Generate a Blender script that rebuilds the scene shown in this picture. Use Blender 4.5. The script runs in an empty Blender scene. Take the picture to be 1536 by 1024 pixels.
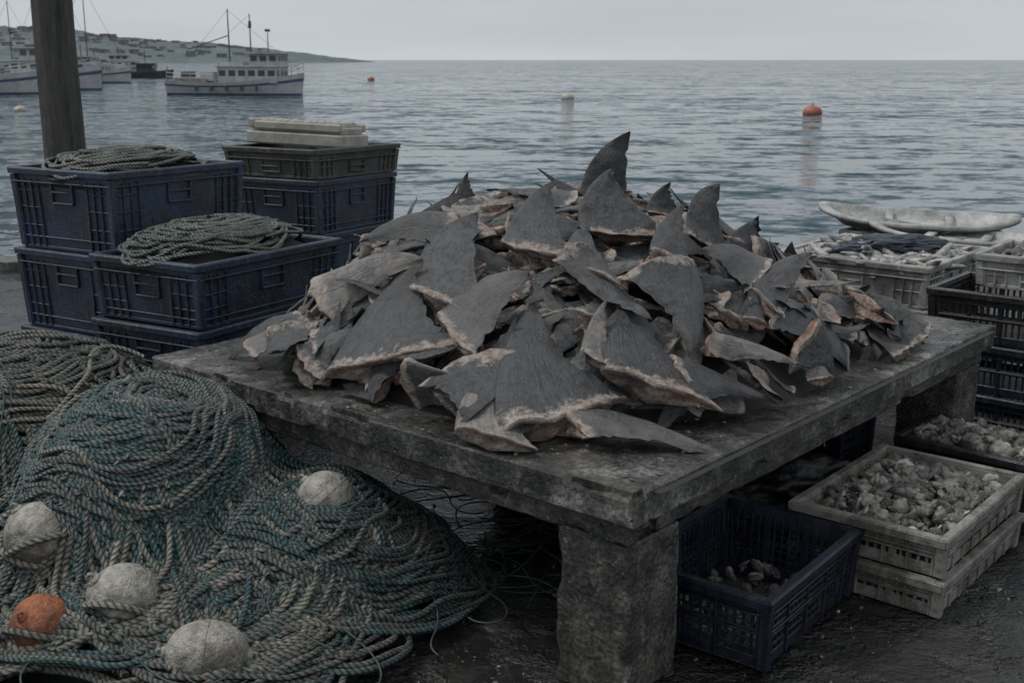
import bpy, bmesh, math, random
import numpy as np
from mathutils import Vector, Matrix, noise as mnoise
random.seed(11); rng=np.random.default_rng(11)
D=bpy.data; C=bpy.context
rad=math.radians
WATER_Z=-1.2
GAIN={'shark_fin_skin':.54,'shark_fin_cut_flesh':1.05,'table_concrete':.74,'leg_concrete':.72,'wet_pier_concrete':.58,'blue_plastic':.86,'navy_plastic':.85,
 'grey_plastic':.75,'off_white_plastic':.85,'cream_plastic':.85,'teal_rope':.68,'green_grey_rope':.78,'beige_rope':.84,'crate_rope':.9,'weathered_float':.82,
 'orange_float':.85,'weathered_wood':.7,'oyster_shell':1.0,'fish_skin':.9,'dirty_foam':.8,'hazed_hill_vegetation':.72,'house_walls':.8,'house_roofs':.75}

# ------------------------------------------------------------------ materials
class G:
    def __init__(s,name):
        s.m=D.materials.new(name); s.m.use_nodes=True; s.nt=s.m.node_tree; s.name=name
        s.b=s.nt.nodes['Principled BSDF']; s.tc=None
    def n(s,t,**k):
        nd=s.nt.nodes.new(t)
        for a,b in k.items(): setattr(nd,a,b)
        return nd
    def set(s,sock,v):
        if hasattr(v,'is_output'): s.nt.links.new(v,sock)
        else:
            if isinstance(v,(tuple,list)) and len(v)==3 and len(sock.default_value)==4: v=(*v,1)
            sock.default_value=v
    def obj(s):
        if not s.tc: s.tc=s.n('ShaderNodeTexCoord')
        return s.tc.outputs['Object']
    def geo(s): return s.n('ShaderNodeNewGeometry').outputs['Position']
    def map(s,vec,scale=(1,1,1),rot=(0,0,0),loc=(0,0,0)):
        m=s.n('ShaderNodeMapping'); s.set(m.inputs[0],vec); m.inputs['Scale'].default_value=scale; m.inputs['Rotation'].default_value=rot; m.inputs['Location'].default_value=loc
        return m.outputs[0]
    def noise(s,scale,detail=4,rough=.55,vec=None,dist=0,out='Fac'):
        nd=s.n('ShaderNodeTexNoise'); s.set(nd.inputs['Vector'],vec if vec is not None else s.obj())
        nd.inputs['Scale'].default_value=scale; nd.inputs['Detail'].default_value=detail; nd.inputs['Roughness'].default_value=rough; nd.inputs['Distortion'].default_value=dist
        return nd.outputs[out]
    def voro(s,scale,vec=None,feature='F1'):
        nd=s.n('ShaderNodeTexVoronoi',feature=feature); s.set(nd.inputs['Vector'],vec if vec is not None else s.obj()); nd.inputs['Scale'].default_value=scale
        return nd.outputs['Distance']
    def ramp(s,fac,stops,interp='LINEAR'):
        nd=s.n('ShaderNodeValToRGB'); nd.color_ramp.interpolation=interp; s.set(nd.inputs[0],fac)
        e=nd.color_ramp.elements
        while len(e)<len(stops): e.new(.5)
        for i,(p,c) in enumerate(stops):
            if not isinstance(c,(tuple,list)): c=(c,c,c)
            e[i].position=p; e[i].color=(*c[:3],1)
        return nd.outputs[0]
    def mix(s,f,a,b,blend='MIX'):
        nd=s.n('ShaderNodeMixRGB',blend_type=blend); s.set(nd.inputs[0],f); s.set(nd.inputs[1],a); s.set(nd.inputs[2],b); return nd.outputs[0]
    def math(s,op,a,b=0.0,c=None,clamp=False):
        nd=s.n('ShaderNodeMath',operation=op,use_clamp=clamp); s.set(nd.inputs[0],a); s.set(nd.inputs[1],b)
        if c is not None: s.set(nd.inputs[2],c)
        return nd.outputs[0]
    def vmath(s,op,a,b=None,scale=None):
        nd=s.n('ShaderNodeVectorMath',operation=op); s.set(nd.inputs[0],a)
        if b is not None: s.set(nd.inputs[1],b)
        if scale is not None: s.set(nd.inputs['Scale'],scale)
        return nd.outputs[0]
    def attr(s,name):
        nd=s.n('ShaderNodeAttribute',attribute_name=name); sp=s.n('ShaderNodeSeparateXYZ'); s.nt.links.new(nd.outputs['Vector'],sp.inputs[0])
        return sp.outputs[0],sp.outputs[1],sp.outputs[2],nd.outputs['Alpha']
    def xyz(s,x,y,z):
        nd=s.n('ShaderNodeCombineXYZ'); s.set(nd.inputs[0],x); s.set(nd.inputs[1],y); s.set(nd.inputs[2],z); return nd.outputs[0]
    def bump(s,h,strength=.5,dist=.01,normal=None):
        nd=s.n('ShaderNodeBump'); s.set(nd.inputs['Height'],h); nd.inputs['Strength'].default_value=strength; nd.inputs['Distance'].default_value=dist
        if normal is not None: s.set(nd.inputs['Normal'],normal)
        return nd.outputs[0]
    def out(s,col,rough=.6,normal=None,spec=None,metal=None):
        k=GAIN.get(s.name,1)
        if k!=1: col=s.mix(1,col,(k,k,k),'MULTIPLY')
        s.set(s.b.inputs['Base Color'],col); s.set(s.b.inputs['Roughness'],rough)
        if normal is not None: s.set(s.b.inputs['Normal'],normal)
        if spec is not None: s.set(s.b.inputs['Specular IOR Level'],spec)
        if metal is not None: s.set(s.b.inputs['Metallic'],metal)
        return s.m

def m_concrete(name,dark=(.035,.036,.034),mid=(.165,.163,.152),light=(.42,.41,.385),wet=.7):
    g=G(name)
    big=g.noise(2.3,6,.62); med=g.noise(9,8,.75); fine=g.noise(70,5,.7); peb=g.voro(55)
    col=g.ramp(g.math('ADD',g.math('MULTIPLY',big,.45),g.math('MULTIPLY',med,.55)),[(.41,dark),(.5,mid),(.59,light)])
    col=g.mix(g.ramp(fine,[(.42,.85),(.56,0)]),col,g.mix(.75,col,(.01,.01,.009)))
    pm=g.ramp(peb,[(.12,1),(.3,0)])
    pmask=g.ramp(g.noise(14,3),[(.46,0),(.58,1)])
    col=g.mix(g.math('MULTIPLY',g.math('MULTIPLY',pm,pmask),.6),col,(.48,.47,.44))
    ms=g.ramp(g.noise(4.1,6,.72,dist=.6),[(.49,0),(.62,.65)])
    col=g.mix(ms,col,(.045,.055,.032))
    rs=g.ramp(g.noise(5.7,6,.7,vec=g.map(g.obj(),loc=(4,7,2))),[(.56,0),(.70,.5)])
    col=g.mix(rs,col,(.13,.095,.055))
    drp=g.noise(13,5,.7,vec=g.map(g.obj(),scale=(1,1,.14),loc=(2,5,1)))
    col=g.mix(g.ramp(drp,[(.49,0),(.61,.65)]),col,g.mix(.85,col,(.01,.01,.01)))
    pit=g.math('MULTIPLY',g.ramp(g.voro(26,vec=g.map(g.obj(),loc=(1,2,3))),[(.06,1),(.16,0)]),g.ramp(g.noise(6,3,vec=g.map(g.obj(),loc=(8,2,1))),[(.46,0),(.56,1)]))
    col=g.mix(g.math('MULTIPLY',pit,.85),col,(.010,.010,.009))
    wetm=g.ramp(g.noise(3.2,7,.72,vec=g.map(g.obj(),loc=(9,1,3))),[(.46,1),(.56,0)])
    col=g.mix(g.math('MULTIPLY',wetm,wet),col,g.mix(.85,col,(.010,.011,.011)))
    ro=g.ramp(g.math('ADD',g.math('MULTIPLY',wetm,.6),g.math('MULTIPLY',med,.4)),[(.15,.62),(.75,.62-.60*wet)])
    h=g.math('ADD',g.math('MULTIPLY',fine,.5),g.math('ADD',g.math('MULTIPLY',med,1.2),g.math('MULTIPLY',peb,-.3)))
    h=g.math('SUBTRACT',h,g.math('MULTIPLY',pit,.6))
    return g.out(col,ro,g.bump(h,.85,.012))

def m_ground():
    g=G('wet_pier_concrete')
    big=g.noise(1.1,6,.6); med=g.noise(6,8,.72); fine=g.noise(60,5,.7); peb=g.voro(45)
    col=g.ramp(g.math('ADD',g.math('MULTIPLY',big,.5),g.math('MULTIPLY',med,.5)),[(.38,(.010,.010,.010)),(.52,(.035,.034,.032)),(.66,(.10,.095,.086))])
    sp=g.ramp(g.voro(38),[(.1,1),(.17,0)]); sm=g.ramp(g.noise(5,3),[(.52,0),(.6,.7)])
    col=g.mix(g.math('MULTIPLY',sp,sm),col,(.32,.31,.28))
    pud=g.ramp(g.noise(2.2,6,.68,vec=g.map(g.obj(),loc=(3,2,0))),[(.47,1),(.56,0)])
    ro=g.mix(pud,(.32,.32,.32),(.06,.06,.06))
    h=g.math('ADD',g.math('MULTIPLY',fine,.35),g.math('ADD',g.math('MULTIPLY',med,1.6),g.math('MULTIPLY',peb,.3)))
    hh=g.math('MULTIPLY',h,g.math('SUBTRACT',1.0,g.math('MULTIPLY',pud,.65)))
    return g.out(col,ro,g.bump(hh,.9,.03))

def m_plastic(name,col,rough=.42,scuff=(.3,.3,.3),grime=(.03,.028,.024),amt=1.0,see=.35):
    g=G(name)
    c=g.mix(g.ramp(g.noise(3,4),[(.35,0),(.7,1)]),col,tuple(x*.55 for x in col))
    gn=g.noise(6,8,.78,dist=.5)
    gr=g.ramp(gn,[(.44,0),(.58,.85*amt)])
    c=g.mix(gr,c,grime)
    sc=g.noise(60,8,.8,vec=g.map(g.obj(),scale=(.35,1,1)))
    c=g.mix(g.ramp(sc,[(.53,0),(.70,see)]),c,scuff)
    sp=g.math('MULTIPLY',g.ramp(g.voro(80),[(.13,1),(.28,0)]),g.ramp(g.noise(7,5,.7,vec=g.map(g.obj(),loc=(5,1,2))),[(.43,0),(.55,1)]))
    c=g.mix(g.math('MULTIPLY',sp,min(1,see*2.0)),c,scuff)
    dr=g.noise(9,5,.7,vec=g.map(g.obj(),scale=(3,3,.35)))
    c=g.mix(g.ramp(dr,[(.52,0),(.66,.5*amt)]),c,g.mix(.55,scuff,grime))
    ro=g.math('ADD',g.math('MULTIPLY',g.noise(14,5),.40),rough-.15)
    return g.out(c,ro,g.bump(g.math('ADD',g.noise(90,4),g.math('MULTIPLY',gr,.6)),.5,.004))

def m_skin():
    g=G('shark_fin_skin')
    c,s,r,pale=g.attr('att')
    n1=g.noise(7,6,.65); n2=g.noise(38,6,.72); n3=g.noise(190,3,.7)
    base=g.ramp(r,[(0,(.036,.041,.048)),(.35,(.066,.073,.082)),(.7,(.108,.113,.12)),(1,(.20,.198,.19))])
    base=g.mix(g.ramp(n1,[(.40,0),(.66,.6)]),base,g.mix(.5,base,(.25,.25,.245)))
    base=g.mix(g.ramp(n2,[(.46,0),(.62,.75)]),base,(.020,.022,.025))
    base=g.mix(g.ramp(n3,[(.55,0),(.75,.4)]),base,(.30,.30,.295))
    fv=g.xyz(g.math('MULTIPLY',c,26),g.math('MULTIPLY',s,3.2),g.math('MULTIPLY',r,37))
    fb=g.noise(1,4,.65,vec=fv)
    base=g.mix(g.ramp(fb,[(.56,0),(.74,.3)]),base,(.24,.238,.23))
    base=g.mix(g.ramp(fb,[(.28,.5),(.43,0)]),base,(.026,.029,.032))
    ps=g.math('ADD',s,g.math('MULTIPLY',g.math('SUBTRACT',n1,.5),.38))
    ps=g.math('ADD',ps,g.math('MULTIPLY',g.math('SUBTRACT',n2,.5),.18))
    pz=g.ramp(ps,[(.02,1),(.065,0)])
    cream=g.mix(g.ramp(n2,[(.40,0),(.6,1)]),(.66,.58,.49),(.32,.21,.17))
    cream=g.mix(g.ramp(n1,[(.45,0),(.6,.6)]),cream,(.80,.74,.66))
    col=g.mix(g.math('MULTIPLY',pz,.9),base,cream)
    pf=g.math('MULTIPLY',pale,g.ramp(g.math('ADD',g.math('MULTIPLY',n1,.5),g.math('MULTIPLY',n2,.5)),[(.43,.05),(.54,.9)]))
    col=g.mix(pf,col,g.mix(g.ramp(fb,[(.4,0),(.6,1)]),(.62,.56,.49),(.38,.32,.28)))
    ed=g.math('MINIMUM',c,g.math('SUBTRACT',1.0,c))
    col=g.mix(g.math('MULTIPLY',g.ramp(ed,[(.0,1),(.025,0)]),g.ramp(n2,[(.45,0),(.62,.45)])),col,(.42,.39,.35))
    h=g.math('ADD',g.math('MULTIPLY',n2,.9),g.math('ADD',g.math('MULTIPLY',n3,.35),g.math('MULTIPLY',n1,1.6)))
    h=g.math('ADD',h,g.math('MULTIPLY',fb,.7))
    ro=g.ramp(n1,[(.38,.22),(.62,.48)])
    return g.out(col,ro,g.bump(h,.85,.008))
def m_flesh():
    g=G('shark_fin_cut_flesh')
    n1=g.noise(18,6,.7); n2=g.noise(70,6,.75); n3=g.noise(22,5,.7,vec=g.map(g.obj(),loc=(3,3,3))); n4=g.noise(5,4,.6)
    c=g.ramp(n1,[(.32,(.15,.09,.07)),(.45,(.34,.25,.20)),(.58,(.54,.46,.385)),(.72,(.70,.63,.54))])
    c=g.mix(g.ramp(n3,[(.50,0),(.62,.7)]),c,(.30,.135,.105))
    c=g.mix(g.ramp(n4,[(.50,0),(.62,.8)]),c,(.10,.095,.09))
    c=g.mix(g.ramp(n2,[(.48,0),(.64,.7)]),c,(.06,.05,.045))
    return g.out(c,.32,g.bump(g.math('ADD',n1,g.math('MULTIPLY',n2,.7)),1.0,.016))

def m_rope(name,stops,tw=165.0):
    g=G(name)
    a,l,r,al=g.attr('att')
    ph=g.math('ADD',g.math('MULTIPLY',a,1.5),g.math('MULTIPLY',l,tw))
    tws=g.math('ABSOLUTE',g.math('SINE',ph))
    col=g.ramp(r,stops)
    n1=g.noise(3.5,5,.65); n2=g.noise(45,6,.75)
    col=g.mix(g.ramp(n1,[(.43,0),(.62,.55)]),col,(.14,.138,.12))
    col=g.mix(g.ramp(n2,[(.5,0),(.68,.5)]),col,(.34,.34,.31))
    col=g.mix(g.ramp(n2,[(.33,.8),(.48,0)]),col,(.018,.023,.020))
    col=g.mix(g.ramp(tws,[(0,.85),(.45,0)]),col,g.mix(.85,col,(.006,.007,.007)))  # grooves between strands darkened, crease shade put into the colour
    fib=g.noise(260,2,.6)
    h=g.math('ADD',g.math('MULTIPLY',g.math('POWER',tws,.6),1.0),g.math('MULTIPLY',fib,.35))
    return g.out(col,.6,g.bump(h,1.0,.007),spec=.4)

def m_simple(name,col,rough=.6,var=.4,scale=8,bump=.3,dark=None,sc3=(1,1,1),bd=.01):
    g=G(name)
    dk=dark or tuple(x*(1-var) for x in col)
    v=g.map(g.obj(),scale=sc3)
    n=g.noise(scale,7,.72,vec=v); n2=g.noise(scale*9,4,.7,vec=v)
    c=g.mix(g.ramp(n,[(.42,0),(.62,1)]),col,dk)
    c=g.mix(g.ramp(n2,[(.48,0),(.68,.6)]),c,dk)
    return g.out(c,rough,g.bump(g.math('ADD',n,n2),bump,bd))
def m_attr(name,stops,rough=.5,bump=.6,sc=30,bd=.01):
    g=G(name); x,y,r,a=g.attr('att')
    c=g.ramp(r,stops); n=g.noise(sc,6,.7); n2=g.noise(sc*4,4,.7)
    c=g.mix(g.ramp(n,[(.44,0),(.60,.8)]),c,g.mix(.8,c,(.02,.019,.018)))
    c=g.mix(g.ramp(n2,[(.53,0),(.70,.6)]),c,(.50,.48,.44))
    return g.out(c,rough,g.bump(g.math('ADD',n,n2),bump,bd))

M_CON=m_concrete('table_concrete')
M_LEG=m_concrete('leg_concrete',(.04,.040,.034),(.15,.145,.122),(.34,.33,.28),.45)
M_GND=m_ground()
M_BLUE=m_plastic('blue_plastic',(.020,.042,.092),.38,(.19,.205,.225),(.014,.016,.019),.95,.34)
M_NAVY=m_plastic('navy_plastic',(.010,.019,.042),.34,(.14,.15,.165),(.010,.010,.012),.85,.28)
M_GREYP=m_plastic('grey_plastic',(.10,.105,.10),.5,(.33,.33,.31),(.04,.036,.03),.8,.3)
M_WHITEP=m_plastic('off_white_plastic',(.46,.46,.44),.5,(.62,.61,.58),(.10,.09,.075),.85,.3)
M_CREAMP=m_plastic('cream_plastic',(.34,.33,.295),.5,(.50,.48,.44),(.07,.062,.05),1.0,.3)
M_BLACKP=m_plastic('black_plastic',(.012,.013,.015),.36,(.12,.12,.12),(.015,.014,.013),.8,.26)
M_SKIN=m_skin(); M_FLESH=m_flesh()
TEAL=[(0,(.018,.075,.085)),(.45,(.040,.120,.132)),(.8,(.08,.165,.172)),(1,(.14,.19,.185))]
GRN=[(0,(.032,.066,.063)),(.3,(.068,.10,.092)),(.6,(.13,.14,.12)),(1,(.25,.238,.195))]
BEI=[(0,(.09,.092,.08)),(.5,(.19,.182,.152)),(1,(.33,.305,.255))]
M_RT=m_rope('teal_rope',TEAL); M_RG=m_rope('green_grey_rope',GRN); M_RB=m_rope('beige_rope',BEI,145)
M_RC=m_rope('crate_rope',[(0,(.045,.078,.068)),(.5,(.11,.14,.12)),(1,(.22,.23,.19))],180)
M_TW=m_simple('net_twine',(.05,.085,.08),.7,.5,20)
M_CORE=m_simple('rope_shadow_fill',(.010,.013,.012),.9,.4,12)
M_FLOATW=m_simple('weathered_float',(.50,.48,.425),.5,.5,5,.9,dark=(.14,.12,.09),bd=.02)
M_FLOATO=m_simple('orange_float',(.48,.15,.055),.5,.5,7,.8,dark=(.16,.07,.045),bd=.02)
M_WOOD=m_simple('weathered_wood',(.12,.116,.105),.8,.5,14,.9,dark=(.035,.035,.032),sc3=(1,1,.12),bd=.02)
M_OYS=m_attr('oyster_shell',[(0,(.04,.040,.038)),(.4,(.12,.115,.105)),(.75,(.24,.225,.20)),(.93,(.38,.36,.32)),(1,(.60,.58,.54))],.33)
M_FISH=m_attr('fish_skin',[(0,(.14,.15,.16)),(.5,(.38,.37,.35)),(1,(.58,.55,.51))],.3,.3)
M_TARP=m_simple('dark_blue_tarp',(.02,.032,.05),.5,.4,5,.3)
M_BAG=m_simple('black_bag',(.010,.011,.012),.36,.3,6,.6)

# ------------------------------------------------------------------ mesh builder
class MB:
    def __init__(s): s.v=[];s.p=[];s.a=[];s.n=0
    def add(s,verts,faces,mat=0,att=None):
        verts=np.asarray(verts,float).reshape(-1,3)
        s.v.append(verts)
        for f in faces: s.p.append((tuple(int(i)+s.n for i in f),mat))
        if att is None: att=np.zeros((len(verts),4))
        else:
            att=np.asarray(att,float)
            if att.ndim==1: att=np.tile(att,(len(verts),1))
        s.a.append(att); s.n+=len(verts)
    def box(s,c,d,mat=0,rot=None,att=None):
        x,y,z=[k/2 for k in d]
        v=np.array([(-x,-y,-z),(x,-y,-z),(x,y,-z),(-x,y,-z),(-x,-y,z),(x,-y,z),(x,y,z),(-x,y,z)])
        if rot is not None: v=v@np.array(rot).T
        s.add(v+np.array(c),[(0,3,2,1),(4,5,6,7),(0,1,5,4),(1,2,6,5),(2,3,7,6),(3,0,4,7)],mat,att)
    def cyl(s,p0,p1,r0,r1=None,n=10,mat=0,att=None):
        r1=r0 if r1 is None else r1
        p0=np.array(p0,float);p1=np.array(p1,float);t=p1-p0;t/=np.linalg.norm(t)
        u=np.cross(t,(0,0,1) if abs(t[2])<.9 else (1,0,0));u/=np.linalg.norm(u);w=np.cross(t,u)
        a=np.linspace(0,2*math.pi,n,endpoint=False)
        ring=np.cos(a)[:,None]*u+np.sin(a)[:,None]*w
        v=np.vstack([p0+ring*r0,p1+ring*r1])
        f=[(i,(i+1)%n,n+(i+1)%n,n+i) for i in range(n)]+[tuple(range(n-1,-1,-1)),tuple(range(n,2*n))]
        s.add(v,f,mat,att)
    def obj(s,name,mats,smooth=False,parent=None,M=None,bevel=0,link=True):
        me=D.meshes.new(name)
        v=np.vstack(s.v)
        me.from_pydata(v.tolist(),[],[p for p,_ in s.p])
        me.polygons.foreach_set('material_index',[m for _,m in s.p])
        if smooth: me.polygons.foreach_set('use_smooth',[True]*len(s.p))
        at=me.attributes.new('att','FLOAT_COLOR','POINT'); at.data.foreach_set('color',np.vstack(s.a).ravel())
        for m in (mats if isinstance(mats,(list,tuple)) else [mats]): me.materials.append(m)
        me.update()
        o=D.objects.new(name,me); C.collection.objects.link(o)
        if M is not None: o.matrix_world=M
        if parent: o.parent=parent
        if bevel:
            b=o.modifiers.new('bev','BEVEL'); b.width=bevel; b.segments=1; b.limit_method='ANGLE'; b.angle_limit=rad(50)
        return o
def empty(name,loc=(0,0,0),ang=0):
    o=D.objects.new(name,None); C.collection.objects.link(o); o.location=loc; o.rotation_euler=(0,0,ang); o.empty_display_size=.2
    C.view_layer.update(); return o
def nz(x,y,z=0): return mnoise.noise(Vector((x,y,z)))

# ------------------------------------------------------------------ world, sun, camera
w=D.worlds.new('World'); C.scene.world=w; w.use_nodes=True; nt=w.node_tree
SUN_EL,SUN_AZ=rad(55),rad(-80)
bg=nt.nodes['Background']; bg.inputs[1].default_value=.15
sky=nt.nodes.new('ShaderNodeTexSky'); sky.sky_type='NISHITA'; sky.sun_disc=False; sky.sun_elevation=SUN_EL; sky.sun_rotation=SUN_AZ
tc=nt.nodes.new('ShaderNodeTexCoord'); mp=nt.nodes.new('ShaderNodeMapping'); mp.inputs['Scale'].default_value=(1.2,1.2,9)
nt.links.new(tc.outputs['Generated'],mp.inputs[0])
no=nt.nodes.new('ShaderNodeTexNoise'); no.inputs['Scale'].default_value=1.6; no.inputs['Detail'].default_value=6; nt.links.new(mp.outputs[0],no.inputs[0])
cr=nt.nodes.new('ShaderNodeValToRGB'); e=cr.color_ramp.elements; e[0].position=.3; e[0].color=(.80,.80,.80,1); e[1].position=.72; e[1].color=(1,1,1,1); nt.links.new(no.outputs['Fac'],cr.inputs[0])
sx=nt.nodes.new('ShaderNodeSeparateXYZ'); nt.links.new(tc.outputs['Generated'],sx.inputs[0])
gr=nt.nodes.new('ShaderNodeValToRGB'); el=gr.color_ramp.elements; el.new(.5); el.new(.7)
for i,(p,c) in enumerate([(0,(.76,.82,.865)),(.07,(.62,.665,.715)),(.3,(.78,.84,.91)),(.7,(.95,.98,1.0))]): el[i].position=p; el[i].color=(*c,1)
nt.links.new(sx.outputs[2],gr.inputs[0])
ml=nt.nodes.new('ShaderNodeMixRGB'); ml.blend_type='MULTIPLY'; ml.inputs[0].default_value=1; nt.links.new(gr.outputs[0],ml.inputs[1]); nt.links.new(cr.outputs[0],ml.inputs[2])
vs_=nt.nodes.new('ShaderNodeVectorMath'); vs_.operation='SCALE'; vs_.inputs['Scale'].default_value=5.5; nt.links.new(ml.outputs[0],vs_.inputs[0])
mx=nt.nodes.new('ShaderNodeMixRGB'); mx.inputs[0].default_value=.96; nt.links.new(sky.outputs[0],mx.inputs[1]); nt.links.new(vs_.outputs[0],mx.inputs[2])
nt.links.new(mx.outputs[0],bg.inputs[0])
sl=D.lights.new('sun','SUN'); sl.energy=1.5; sl.angle=rad(10); sl.color=(1,.98,.95)
so=D.objects.new('sun',sl); C.collection.objects.link(so)
sd=Vector((math.sin(SUN_AZ)*math.cos(SUN_EL),math.cos(SUN_AZ)*math.cos(SUN_EL),math.sin(SUN_EL)))
so.rotation_euler=sd.to_track_quat('Z','Y').to_euler()
cd=D.cameras.new('camera'); cam=D.objects.new('camera',cd); C.collection.objects.link(cam)
cam.location=(0,0,1.75); cam.rotation_euler=(rad(90-13.56),0,0); cd.lens=41.0; cd.sensor_width=36; cd.clip_end=20000; cd.clip_start=.05
cd.dof.use_dof=True; cd.dof.focus_distance=4.0; cd.dof.aperture_fstop=8
C.scene.camera=cam
C.scene.view_settings.view_transform='Standard'; C.scene.view_settings.look='None'; C.scene.view_settings.exposure=0; C.scene.view_settings.gamma=1

# ------------------------------------------------------------------ water
def water():
    g=G('sea_water')
    p=g.geo()
    def sl(scale,det,k,mp):
        c=g.noise(scale,det,.6,vec=g.map(p,**mp),out='Color')
        return g.vmath('SCALE',g.vmath('SUBTRACT',c,(.5,.5,.5)),scale=k)
    a=sl(.85,3,2.5,dict(scale=(.62,1,1)))
    b=sl(3.2,3,1.8,dict(scale=(.75,1,1),rot=(0,0,.2)))
    c=sl(.13,2,.9,dict(scale=(.5,1,1),rot=(0,0,-.15)))
    s=g.vmath('ADD',a,g.vmath('ADD',b,c))
    patch=g.ramp(g.noise(.022,3,.55,vec=g.map(p,scale=(.35,1,1))),[(.35,.65),(.65,1)])
    s=g.vmath('SCALE',s,scale=patch)
    s=g.vmath('MULTIPLY',s,(.8,1,0))
    nrm=g.vmath('NORMALIZE',g.vmath('ADD',s,(0,0,1)))
    col=g.mix(g.ramp(g.noise(.03,3,.5,vec=g.map(p,scale=(.3,1,1))),[(.35,0),(.65,1)]),(.014,.042,.056),(.024,.056,.072))
    g.b.inputs['IOR'].default_value=1.33
    g.set(g.b.inputs['Specular Tint'],(.76,.91,1.0))
    return g.out(col,.08,nrm)
def grid(name,xs,ys,zf,mat,smooth=True,skirt=None):
    mb=MB(); X,Y=np.meshgrid(xs,ys); Z=np.vectorize(zf)(X,Y) if zf else np.zeros_like(X)
    v=np.stack([X,Y,Z],-1).reshape(-1,3); nx=len(xs)
    f=[(j*nx+i,j*nx+i+1,(j+1)*nx+i+1,(j+1)*nx+i) for j in range(len(ys)-1) for i in range(nx-1)]
    mb.add(v,f); return mb.obj(name,[mat],smooth)
grid('sea_water',[-9000,-50,50,9000],[5,200,1500,14000],lambda x,y:WATER_Z,water())

def hill(x,y):
    t=(y-1150)/700
    prof=math.sin(max(0,min(1,t))*math.pi)**.7 if 0<t<1 else 0
    k=max(0,min(1,(-180-x)/560))
    k=k**.75
    return WATER_Z-2+ (46*k*(1+.35*nz(x*.006,y*.006)+.2*nz(x*.02,y*.02))+6*nz(x*.05,y*.05)*k+4*nz(x*.15,y*.15)*k+3*k)*prof
gh=G('hazed_hill_vegetation')
hc=gh.ramp(gh.noise(.03,8,.78,vec=gh.geo()),[(.38,(.15,.19,.20)),(.52,(.20,.235,.245)),(.66,(.26,.285,.29))])  # vegetation tones paled towards blue-grey, distance haze put into the colour
gh.out(hc,1,spec=0)
grid('hills',np.linspace(-1500,-100,260),np.linspace(1150,1850,60),hill,gh.m)
mb=MB()
for i in range(130):
    y=random.uniform(1200,1460); x=random.uniform(-.46*y,-.2*y); z=hill(x,y)
    if z<4: continue
    sx_,sy_,sz_=random.uniform(3,9),8,random.uniform(1.8,3.8)
    mb.box((x,y,z+sz_/2-1),(sx_,sy_,sz_),0,att=(0,0,random.random(),1))
    mb.box((x,y,z+sz_-.6),(sx_*1.1,sy_*1.1,.9),1)
mb.obj('hillside_houses',[m_attr('house_walls',[(0,(.28,.29,.3)),(1,(.44,.44,.44))],.8,.1,.3),m_simple('house_roofs',(.26,.25,.25),.8)])

# ------------------------------------------------------------------ pier
xs=np.linspace(-14,14,57); ys=np.linspace(-7,9.9,36)
grid('pier_ground',xs,ys,lambda x,y:0,M_GND)
mb=MB(); mb.box((0,9.95,-.9),(28,.3,1.7)); mb.box((0,9.98,.02),(28,.28,.12)); mb.obj('pier_edge_kerb',[M_CON],bevel=.01)

mb=MB()
n=24; zs=np.linspace(0,4.6,60); V=[];
for k,z in enumerate(zs):
    for i in range(n):
        a=2*math.pi*i/n; r=(.13-.004*z)*(1+.05*nz(math.cos(a)*2,math.sin(a)*2,z*.8)+.03*nz(math.cos(a)*7,math.sin(a)*7,z*.5))
        V.append((r*math.cos(a)+.02*nz(0,0,z),r*math.sin(a),z))
F=[(k*n+i,k*n+(i+1)%n,(k+1)*n+(i+1)%n,(k+1)*n+i) for k in range(len(zs)-1) for i in range(n)]+[tuple(range((len(zs)-1)*n,len(zs)*n))]
mb.add(V,F); o=mb.obj('wooden_post',[M_WOOD],True); o.location=(-2.79,7.35,0)

# ------------------------------------------------------------------ concrete table
TC=(.345,4.59); TA=rad(49)
def noisy_box(name,c,d,step,amp,mat,parent,seed=0,chip=1.0):
    bm=bmesh.new(); bmesh.ops.create_cube(bm,size=1)
    for v in bm.verts: v.co=Vector((v.co.x*d[0],v.co.y*d[1],v.co.z*d[2]))
    bmesh.ops.bevel(bm,geom=bm.edges[:],offset=.005,segments=1,affect='EDGES')
    for ax in range(3):
        k=int(d[ax]/step)
        for i in range(1,k):
            co=[0,0,0]; no_=[0,0,0]; co[ax]=-d[ax]/2+d[ax]*i/k; no_[ax]=1
            bmesh.ops.bisect_plane(bm,geom=bm.verts[:]+bm.edges[:]+bm.faces[:],plane_co=co,plane_no=no_)
    for v in bm.verts:
        e=sum(1 for a in range(3) if abs(abs(v.co[a])-d[a]/2)<.006)
        p=v.co+Vector(c)+Vector((seed,0,0))
        nv=mnoise.noise_vector(p*5)*amp+mnoise.noise_vector(p*19)*amp*.4
        if e>=2:
            ch=(max(0,mnoise.noise(p*8)-.28)*.07+max(0,mnoise.noise(p*30)-.1)*.008)*chip
            for a in range(3):
                if abs(abs(v.co[a])-d[a]/2)<.006: nv[a]-=math.copysign(ch,v.co[a])
        v.co+=nv
    me=D.meshes.new(name); bm.to_mesh(me); bm.free(); me.materials.append(mat)
    for p in me.polygons: p.use_smooth=True
    me.set_sharp_from_angle(angle=rad(28))
    o=D.objects.new(name,me); C.collection.objects.link(o); o.location=c; o.parent=parent; return o
tb=empty('concrete_table',(TC[0],TC[1],0),TA)
noisy_box('slab',(0,0,.603),(2.67,2.25,.094),.02,.0013,M_CON,tb)
noisy_box('apron_front',(-1.235,0,.520),(.14,2.17,.07),.025,.0015,M_LEG,tb,3)
noisy_box('apron_back',(1.235,0,.520),(.14,2.17,.07),.04,.0015,M_LEG,tb,4)
noisy_box('apron_left',(0,1.015,.521),(2.325,.14,.068),.04,.0015,M_LEG,tb,5)
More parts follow.
